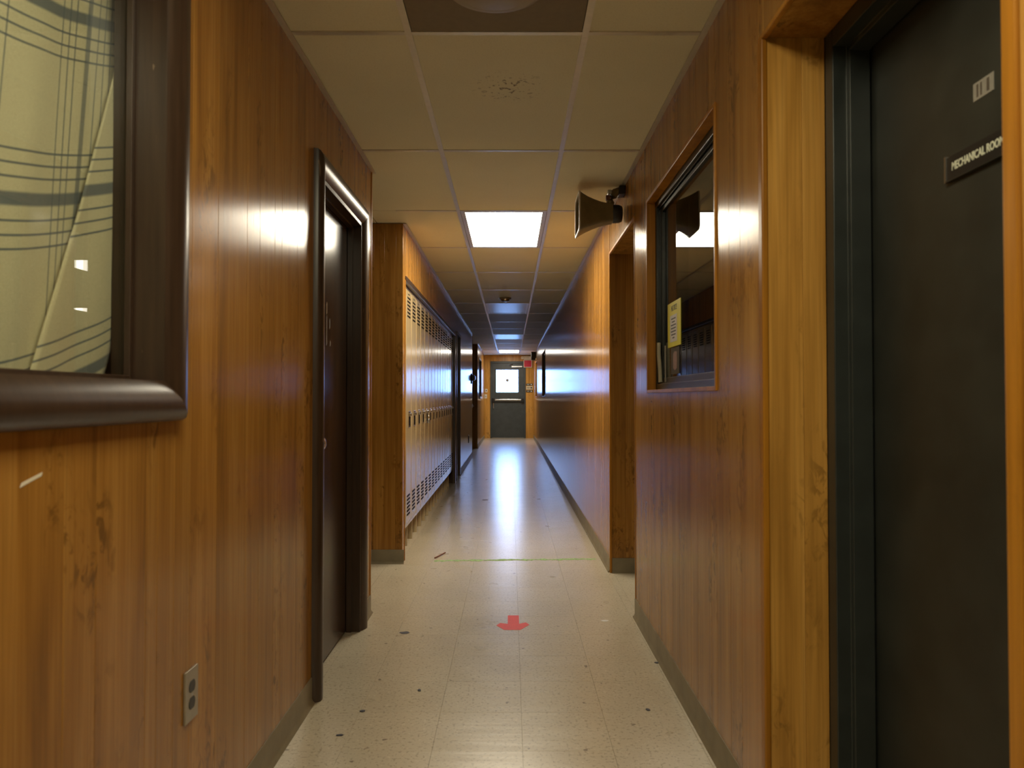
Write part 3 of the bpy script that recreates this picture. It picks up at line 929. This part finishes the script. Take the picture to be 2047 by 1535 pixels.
# far left window
r5 = struct_root('window_5', 'dark window with pale sill in the far left wall', (XL, 18.65, 1.21))
y0, y1, z0, z1 = 18.0, 19.3, 1.21, 2.13
for nm, b in (('wood_jamb', (XL - 0.06, XL + 0.012, y1 - 0.001, y1 + 0.05, z0 - 0.05, z1 + 0.05)), ('wood_jamb', (XL - 0.06, XL + 0.012, y0 - 0.05, y0 + 0.001, z0 - 0.05, z1 + 0.05)),
              ('wood_head', (XL - 0.06, XL + 0.012, y0, y1, z1 - 0.001, z1 + 0.05))):
    box(nm, CASING, b, r5, 0.003)
box('sill', IVORY, (XL - 0.06, XL + 0.035, y0 - 0.05, y1 + 0.05, z0 - 0.05, z0 + 0.001), r5, 0.004)
box('pane', GLASSDARK, (XL - 0.05, XL - 0.045, y0, y1, z0, z1), r5)

# ------------------------------------------------------------------ exit door at the end
de = struct_root('door_4', 'slate grey exit door with square window at corridor end', ((DO[0] + DO[1]) / 2, END, 0))
ex0, ex1, ez = DO[0], DO[1], DO[2]
for b in ((ex0, ex0 + 0.05, END - 0.02, END + 0.2, 0, ez), (ex1 - 0.05, ex1, END - 0.02, END + 0.2, 0, ez)):
    box('frame_jamb', BLUEDOOR, b, de, 0.003)
box('frame_head', BLUEDOOR, (ex0 + 0.05, ex1 - 0.05, END - 0.02, END + 0.2, ez - 0.06, ez), de, 0.003)
lx0, lx1, lz = ex0 + 0.0505, ex1 - 0.0505, ez - 0.0605
wx0, wx1, wz0, wz1 = -0.432, 0.222, 1.345, 2.01
yl0, yl1 = END + 0.012, END + 0.056
m = MB()
for b in ((lx0, wx0, 0.012, lz), (wx1, lx1, 0.012, lz), (wx0, wx1, 0.012, wz0), (wx0, wx1, wz1, lz)):
    m.box(b[0], b[1], yl0, yl1, b[2], b[3])
lf = m.build('leaf', BLUEDOOR, de)
for b in ((wx0 - 0.02, wx0 + 0.004, wz0 - 0.02, wz1 + 0.02), (wx1 - 0.004, wx1 + 0.02, wz0 - 0.02, wz1 + 0.02), (wx0, wx1, wz0 - 0.02, wz0 + 0.004), (wx0, wx1, wz1 - 0.004, wz1 + 0.02)):
    box('window_bead', BLUEDOOR, (b[0], b[1], yl0 - 0.008, yl0 + 0.002, b[2], b[3]), lf)
box('pane', GLASS, (wx0, wx1, END + 0.030, END + 0.036, wz0, wz1), lf)
MB().lathe((-0.10, END + 0.026, 1.70), 'y', [(0, 0.045), (0.003, 0.045)]).build('pane_sticker', STICKER, lf)
pb = box('panic_bar', CHROME, (lx0 + 0.03, lx1 - 0.03, yl0 - 0.075, yl0 - 0.035, 1.092, 1.142), lf, 0.008)
for a in (lx0 + 0.0, lx1 - 0.09):
    box('bar_housing', BLACKPL, (a, a + 0.085, yl0 - 0.085, yl0, 1.06, 1.175), pb, 0.008)
lev = box('pull_lever', STEEL, (lx0 + 0.03, lx0 + 0.055, yl0 - 0.04, yl0, 0.87, 1.03), lf, 0.005)
cl = box('closer_body', STEEL, (0.02, 0.34, yl0 - 0.07, yl0, 2.075, 2.125), lf, 0.006)
MB().tube([(0.05, yl0 - 0.05, 2.13), (-0.06, yl0 - 0.09, 2.15), (0.06, yl0 - 0.02, 2.17)], 0.008, 8).build('closer_arm', STEEL, cl)
for b in ((ex0 + 0.05, ex0 + 0.066, yl1 + 0.001, yl1 + 0.03, 0, ez - 0.06), (ex1 - 0.066, ex1 - 0.05, yl1 + 0.001, yl1 + 0.03, 0, ez - 0.06), (ex0 + 0.066, ex1 - 0.066, yl1 + 0.001, yl1 + 0.03, ez - 0.076, ez - 0.06)):
    box('frame_stop', BLUEDOOR, b, de)
box('threshold', STEEL, (ex0 + 0.05, ex1 - 0.05, END - 0.03, END + 0.2, 0, 0.011), de)

# ------------------------------------------------------------------ ceiling fixtures
def troffer(k, lens, label, x0=TX0, x1=TX1, y0=None):
    y0 = GY(k) if y0 is None else y0
    y1 = y0 + 1.215
    t = thing('ceiling_light', label, 'ceiling light', ((x0 + x1) / 2, (y0 + y1) / 2, 2.44), 'recessed fluorescent ceiling lights')
    a, b = x0 + 0.014, x1 - 0.014
    c, d = y0 + 0.013, y1 - 0.013
    m = MB()
    m.box(a, b, c, d, 2.50, 2.56)
    m.box(a, a + 0.004, c, d, 2.446, 2.50).box(b - 0.004, b, c, d, 2.446, 2.50).box(a, b, c, c + 0.004, 2.446, 2.50).box(a, b, d - 0.004, d, 2.446, 2.50)
    m.build('housing', METALWHITE, t)
    for q in ((a, a + 0.030, c, d), (b - 0.030, b, c, d), (a + 0.030, b - 0.030, c, c + 0.022), (a + 0.030, b - 0.030, d - 0.022, d)):
        box('door_frame', METALWHITE, (q[0], q[1], q[2], q[3], 2.4405, 2.4475), t, 0.0015)
    df_ = box('diffuser', lens, (a + 0.029, b - 0.029, c + 0.021, d - 0.021, 2.4435, 2.4465), t)
    df_.data.materials.append(METALWHITE)                 # only the underside of the lens glows
    for q in df_.data.polygons:
        q.material_index = 0 if q.normal.z < -0.5 else 1
    return t
troffer(2, LIT1, 'large lit fluorescent ceiling light above the lockers')
troffer(6, LENSOFF, 'unlit ceiling light with shiny lens beyond the smoke detector')
troffer(10, LENSOFF, 'unlit ceiling light further down towards the exit')
troffer(14, LIT2, 'lit ceiling light just before the exit door')
troffer(-2, LIT3, 'lit ceiling light just above the camera')
troffer(-6, LIT3, 'lit ceiling light at the corridor end behind the camera')
troffer(0, LIT4, 'lit ceiling light in the side room seen reflected, nearer', 1.95, 2.56, 6.7)
troffer(0, LIT4, 'lit ceiling light in the side room seen reflected, farther', 3.95, 4.56, 10.3)

df = thing('air_diffuser', 'taupe square ceiling panel with a round air diffuser at top', 'air diffuser', ((TX0 + TX1) / 2, 2.23, 2.43))
box('panel', TAUPE, (TX0 + 0.014, TX1 - 0.014, 1.938, 2.517, 2.4425, 2.452), df)
MB().lathe(((TX0 + TX1) / 2, 2.225, 2.4425), 'z', [(0, 0.155), (-0.006, 0.156), (-0.012, 0.150), (-0.014, 0.135), (-0.014, 0.02)], 48).build('outer_ring', TAUPELIGHT, df, smooth=True)
MB().lathe(((TX0 + TX1) / 2, 2.225, 2.428), 'z', [(0, 0.105), (-0.010, 0.110), (-0.014, 0.102), (-0.014, 0.01)], 40).build('inner_cone', TAUPELIGHT, df, smooth=True)

sd = thing('smoke_detector', 'small white dome detector before the first unlit ceiling light', 'smoke detector', (-0.07, 9.30, 2.42))
MB().lathe((-0.07, 9.30, 2.4445), 'z', [(0, 0.075), (-0.012, 0.076), (-0.018, 0.07)]).build('base', TAUPE, sd, smooth=True)
MB().lathe((-0.07, 9.30, 2.4265), 'z', [(0, 0.055), (-0.02, 0.05), (-0.032, 0.03), (-0.035, 0.008)]).build('dome', CHROME, sd, smooth=True)

# ------------------------------------------------------------------ horn loudspeaker
HZ, HY = 2.277, 4.38
hn = thing('horn_loudspeaker', 'khaki rectangular horn loudspeaker bracketed high over right doorway', 'loudspeaker', (XR - 0.02, HY, 2.17))
def rrect(x, cy, cz, hw, hh, r, seg=4):
    pts = []
    for qx, qz, a0 in ((1, 1, 0), (-1, 1, 90), (-1, -1, 180), (1, -1, 270)):
        for k in range(seg + 1):
            a = math.radians(a0 + 90 * k / seg)
            pts.append((x, cy + qx * (hw - r) + r * math.cos(a), cz + qz * (hh - r) + r * math.sin(a)))
    return pts
prof = [(0.602, 0.052, 0.054), (0.57, 0.056, 0.056), (0.53, 0.066, 0.064), (0.49, 0.080, 0.076), (0.45, 0.100, 0.090), (0.42, 0.122, 0.103), (0.402, 0.138, 0.112)]
outer = [rrect(x, HY, HZ - (0.602 - x) * 0.03, w, h, min(w, h) * 0.28) for x, w, h in prof]
inner = [rrect(x, HY, HZ - (0.602 - x) * 0.03, w - 0.006, h - 0.006, min(w, h) * 0.27) for x, w, h in reversed(prof)]
MB().loft(outer + inner).build('horn', HORN, hn, smooth=True)
x, w, h = prof[-1]
rz = HZ - (0.602 - x) * 0.03
MB().loft([rrect(0.402, HY, rz, w + 0.003, h + 0.003, 0.032), rrect(0.394, HY, rz, w + 0.003, h + 0.003, 0.032), rrect(0.394, HY, rz, w - 0.008, h - 0.008, 0.03), rrect(0.402, HY, rz, w - 0.008, h - 0.008, 0.03), rrect(0.402, HY, rz, w + 0.003, h + 0.003, 0.032)], cap=False).build('mouth_rim', HORNRIM, hn, smooth=True)
MB().lathe((0.42, HY, rz + 0.004), 'x', [(0, 0.012), (0.01, 0.045), (0.06, 0.040), (0.14, 0.020)]).build('reflector', BLACKPL, hn, smooth=True)
MB().lathe((0.598, HY, HZ), 'x', [(0, 0.052), (0.01, 0.055), (0.045, 0.053), (0.062, 0.045)]).build('driver', BLACKPL, hn, smooth=True)
br = MB()
br.tube([(0.585, HY, HZ + 0.040), (0.594, HY, HZ + 0.075), (0.606, HY, HZ + 0.105), (0.622, HY, HZ + 0.130), (0.650, HY, HZ + 0.138)], 0.024, 12)
br.build('bracket', HORN, hn, smooth=True)
box('wall_plate', BLACKPL, (0.640, XR, HY - 0.045, HY + 0.045, 2.385, 2.437), hn, 0.004)
box('swivel', STEEL, (0.575, 0.600, HY - 0.02, HY + 0.02, 2.392, 2.418), hn, 0.004)
box('cable_connector', RUST, (0.565, 0.592, HY - 0.014, HY + 0.014, 2.358, 2.388), hn, 0.003)

# ------------------------------------------------------------------ lockers
L0, LW, LX = 5.63, 0.305, -0.80
ORD = ['first', 'second', 'third', 'fourth', 'fifth', 'sixth', 'seventh', 'eighth', 'ninth', 'tenth', 'eleventh', 'twelfth', 'thirteenth', 'fourteenth', 'fifteenth']
def make_locker():
    y0, y1 = L0, L0 + LW
    t = thing('locker', 'x', 'locker', (-1.0, (y0 + y1) / 2, 0), 'beige lockers in the alcove')
    m = MB()
    bx0, bx1 = -1.19, LX - 0.014
    m.box(bx0, bx1, y0 + 0.0005, y0 + 0.004, 0.19, 2.042).box(bx0, bx1, y1 - 0.004, y1 - 0.0005, 0.19, 2.042).box(bx0, bx0 + 0.004, y0, y1, 0.19, 2.042)
    m.box(bx0, bx1, y0, y1, 0.19, 0.196).box(bx0, bx1, y0, y1, 2.036, 2.042)
    m.box(bx1, LX - 0.003, y0 + 0.0005, y0 + 0.012, 0.19, 2.042).box(bx1, LX - 0.003, y1 - 0.012, y1 - 0.0005, 0.19, 2.042)
    m.box(bx1, LX - 0.003, y0 + 0.012, y1 - 0.012, 0.19, 0.215).box(bx1, LX - 0.003, y0 + 0.012, y1 - 0.012, 2.02, 2.042)
    m.build('body', LOCKER, t)
    d = box('door', LOCKER, (LX - 0.012, LX + 0.002, y0 + 0.014, y1 - 0.014, 0.218, 2.017), t, 0.005)
    yc = (y0 + y1) / 2
    for nm, zt in (('top_vent', 1.962), ('bottom_vent', 0.425)):
        v = MB()
        for i in range(6):
            zz = zt - i * 0.0285
            v.prism([(LX + 0.0015, zz - 0.0075), (LX + 0.0048, zz - 0.0065), (LX + 0.0048, zz + 0.0045), (LX + 0.0015, zz + 0.0075)], 'y', yc - 0.075, yc + 0.075)
        v.build(nm, BLACK, d)
    hd_ = box('handle_plate', CHROME, (LX + 0.001, LX + 0.007, yc - 0.02, yc + 0.085, 0.955, 1.08), d, 0.002)
    box('pocket', BLACK, (LX + 0.0066, LX + 0.0076, yc - 0.005, yc + 0.070, 0.968, 1.035), hd_)
    box('lift_latch', CHROME, (LX + 0.0066, LX + 0.018, yc + 0.005, yc + 0.060, 1.040, 1.066), hd_, 0.003)
    box('number_plate', BRONZE, (LX + 0.0015, LX + 0.003, yc - 0.04, yc + 0.04, 1.988, 1.996), d)
    for xx in (-0.875, -1.17):
        box('leg', LOCKEREDGE, (xx, xx + 0.045, y0 + 0.001, y0 + 0.025, 0.0, 0.19), t, 0.002)
    return t
lk0 = make_locker()
for i in range(15):
    lk = lk0 if i == 0 else copy_tree(lk0)
    lk.location.y = L0 + LW * (i + 0.5)
    for ch in lk.children:                       # sheet metal doors hang a little out of true
        if ch.name.startswith('door'):
            ch.rotation_euler.z = math.radians(RNG.uniform(-0.10, 0.10))
    lk['label'] = 'beige metal locker with louvred door, %s from the wood pier' % ORD[i]
fp = thing('locker_filler', 'plain beige filler strip between wood pier and first locker', 'filler panel', (-0.82, 5.53, 0))
box('panel', LOCKER, (LX - 0.014, LX - 0.002, 5.43, L0 - 0.002, 0.19, 2.042), fp, 0.002)
box('leg', LOCKEREDGE, (-0.875, -0.83, 5.45, 5.475, 0, 0.19), fp, 0.002)
# padlock on the fifth locker
pl = thing('padlock', 'small steel padlock hanging on the fifth locker handle', 'padlock', (LX + 0.03, 7.05, 0.94))
py = L0 + LW * 4.5 + 0.05
box('case', STEEL, (LX + 0.010, LX + 0.028, py - 0.02, py + 0.02, 0.945, 0.985), pl, 0.004)
MB().tube([(LX + 0.019, py - 0.013, 0.98), (LX + 0.019, py - 0.013, 1.005), (LX + 0.019, py - 0.006, 1.017), (LX + 0.019, py + 0.006, 1.017), (LX + 0.019, py + 0.013, 1.005), (LX + 0.019, py + 0.013, 0.98)], 0.0035, 8).build('shackle', CHROME, pl, smooth=True)

# ------------------------------------------------------------------ wall fittings
ot = thing('wall_outlet', 'steel duplex outlet plate low on the near left wall', 'outlet', (XL, 1.800, 0.407))
oy, oz = 1.800, 0.470
box('plate', OUTLETSTEEL, (XL, XL + 0.006, oy - 0.036, oy + 0.036, oz - 0.062, oz + 0.062), ot, 0.002)
for dz in (0.020, -0.020):
    ring = [(oy + 0.0165 * math.cos(2 * math.pi * k / 20), oz + dz + max(-0.0135, min(0.0135, 0.0165 * math.sin(2 * math.pi * k / 20)))) for k in range(20)]
    s = MB().prism(ring, 'x', XL + 0.0055, XL + 0.0072).build('socket', BLACKPL, ot)
MB().cyl((XL + 0.0055, oy, oz), 'x', 0.0035, 0.003, 0.002, 10).build('screw', STEEL, ot)
ot = thing('wall_outlet', 'dark outlet plate low on the left wall past the lockers', 'outlet', (XL, 13.6, 0.27))
box('plate', BLACKPL, (XL, XL + 0.008, 13.52, 13.64, 0.36, 0.50), ot, 0.002)
box('socket', BLACK, (XL + 0.008, XL + 0.009, 13.55, 13.61, 0.39, 0.47), ot)
dp = thing('wall_dispenser', 'black wall dispenser with white side near second left passage', 'dispenser', (XL, 14.6, 1.5))
box('body', BLACKPL, (XL, XL + 0.065, 14.45, 14.62, 1.52, 1.63), dp, 0.01)
box('backplate', BLACKPL, (XL, XL + 0.02, 14.46, 14.6, 1.46, 1.66), dp, 0.006)
box('white_cover', METALWHITE, (XL + 0.062, XL + 0.085, 14.47, 14.60, 1.54, 1.61), dp, 0.005)
ltp = thing('latch_plate', 'small pale latch plate at the passage corner edge', 'latch plate', (XL, 14.85, 0.97))
box('plate', STEEL, (XL, XL + 0.012, 14.80, 14.86, 0.98, 1.06), ltp, 0.003)
MB().cyl((XL + 0.012, 14.83, 1.02), 'x', 0.014, 0.010, 0.02, 12).build('button', STEEL, ltp)

# end wall fittings
em = thing('emergency_light', 'twin lamp emergency light unit above the red exit sign', 'emergency light', (0.46, END - 0.04, 2.29))
box('case', IVORY, (0.38, 0.60, END - 0.075, END, 2.305, 2.415), em, 0.006)
for xx in (0.345, 0.575):
    MB().lathe((xx, END - 0.10, 2.36), 'y', [(0, 0.040), (0.008, 0.048), (0.05, 0.035), (0.075, 0.016)], 20).build('lamp_head', IVORY, em, smooth=True)
es = thing('exit_sign', 'red exit sign box mounted right of the exit door top', 'exit sign', (0.50, END - 0.03, 2.07))
box('case', IVORY, (0.376, 0.625, END - 0.05, END, 2.075, 2.298), es, 0.004)
box('red_face', REDSIGN, (0.394, 0.607, END - 0.053, END - 0.049, 2.093, 2.282), es)
sp = thing('wall_speaker', 'black box speaker on right wall beside the emergency light', 'speaker', (XR - 0.06, 19.6, 2.17))
box('cabinet', BLACKPL, (XR - 0.135, XR - 0.02, 19.5, 19.72, 2.185, 2.40), sp, 0.008)
box('mount', METALWHITE, (XR - 0.02, XR, 19.56, 19.66, 2.24, 2.42), sp, 0.003)
box('shelf_bracket', METALWHITE, (XR - 0.12, XR, 19.55, 19.67, 2.170, 2.184), sp, 0.003)
for nm, lab, z0, z1, mt in (('end_wall_sign', 'black sign topmost of three right of exit door', 1.545, 1.605, BLACKPL), ('end_wall_sign', 'cream sign middle of three right of exit door', 1.425, 1.530, CREAM), ('end_wall_sign', 'black sign lowest of three right of exit door', 1.345, 1.410, BLACKPL)):
    s = thing(nm, lab, 'sign', (0.54, END - 0.004, z0), 'small signs beside the exit door')
    box('plate', mt, (0.435 + 0.02, 0.645, END - 0.008, END, z0, z1), s, 0.002)
    inkm = INK if mt is CREAM else SIGNTEXT
    zc = (z0 + z1) / 2
    for q in ((0.47, 0.56, zc + 0.006, zc + 0.014), (0.48, 0.545, zc - 0.014, zc - 0.006)):
        box('text_line', inkm, (q[0], q[1], END - 0.0095, END - 0.008, q[2], q[3]), s)
    box('symbol', inkm, (0.585, 0.625, END - 0.0095, END - 0.008, zc - 0.018, zc + 0.018), s)
for lab, z0, z1, x in (('ivory light switch upper of two left of exit door', 1.345, 1.445, -0.72), ('ivory light switch lower of two left of exit door', 1.165, 1.285, -0.735)):
    s = thing('light_switch', lab, 'light switch', (x, END - 0.004, z0))
    box('plate', IVORY, (x - 0.035, x + 0.035, END - 0.007, END, z0, z1), s, 0.002)
    box('toggle', BLACKPL if 'upper' in lab else STEEL, (x - 0.012, x + 0.012, END - 0.014, END - 0.007, (z0 + z1) / 2 - 0.022, (z0 + z1) / 2 + 0.022), s, 0.002)

# ------------------------------------------------------------------ things on the floor
ar = [(-0.016, 4.05), (0.044, 4.05), (0.044, 3.90), (0.080, 3.925), (0.097, 3.885), (0.049, 3.80), (-0.033, 3.80), (-0.075, 3.875), (-0.055, 3.915), (-0.016, 3.90)]
tag(MB().prism(ar, 'z', 0.0, 0.0008).build('floor_arrow', RED), 'red tape arrow on the floor pointing at the camera', 'floor arrow')
tp = MB()
n = 60
rr = random.Random(3)
top, bot = [], []
for i in range(n + 1):
    xx = -0.555 + (0.625 + 0.555) * i / n
    yy = 5.40 + 0.06 * (i / n) + rr.uniform(-0.012, 0.012)
    wv = 0.024 * (1 + rr.uniform(-0.6, 0.3))
    top.append((xx, yy + wv)); bot.append((xx, yy - wv))
tp.loft([[(*b, 0.0), (*t, 0.0), (*t, 0.0009), (*b, 0.0009)] for b, t in zip(bot, top)])
tag(tp.build('floor_tape', GREEN), 'torn strip of green tape across the corridor floor', 'floor tape')
def blob(name, x, y, rx_, ry_, mat, label, cat, h=0.0012, ang=0.0, group=None):
    ring = []
    for k in range(14):
        a = 2 * math.pi * k / 14
        j = 1 + rr.uniform(-0.18, 0.18)
        u, w = rx_ * math.cos(a) * j, ry_ * math.sin(a) * j
        ring.append((x + u * math.cos(ang) - w * math.sin(ang), y + u * math.sin(ang) + w * math.cos(ang)))
    return tag(MB().prism(ring, 'z', 0.0, h).build(name, mat), label, cat, group)
blob('floor_spot', -0.535, 3.755, 0.024, 0.020, DEBRIS, 'dark blue oval spot on floor near brown door', 'floor spot')
for x, y, a, b, an, lab in ((-0.77 + 0.21, 2.82, 0.010, 0.008, 0.2, 'dark crumb on floor below the brown door casing'), (0.655, 3.33, 0.012, 0.007, 0.1, 'dark crumb on floor against right baseboard'),
                         (-0.60, 2.62, 0.012, 0.006, 0.1, 'dark chip on floor nearest the left baseboard'), (-0.37, 3.02, 0.006, 0.010, 0.3, 'small chip on floor left of centre'),
                         (0.52, 2.83, 0.007, 0.010, 0.5, 'small brown chip on near right floor'), (-0.30, 8.6, 0.03, 0.012, 0.0, 'dark mark on the shiny floor beside lockers')):
    blob('floor_crumb', x, y, a, b, DEBRIS, lab, 'crumb', 0.003, an, 'crumbs on the floor')
blob('paper_scrap', 0.50, 3.955, 0.022, 0.012, WHITE, 'tiny white paper scrap on floor near right wall corner', 'paper scrap', 0.001)
m = MB().tube([(-0.56, 5.47, 0.006), (-0.525, 5.56, 0.008), (-0.50, 5.66, 0.006)], 0.005, 8)
tag(m.build('twig', RUST, smooth=True), 'thin brown twig lying at left end of green tape', 'twig')
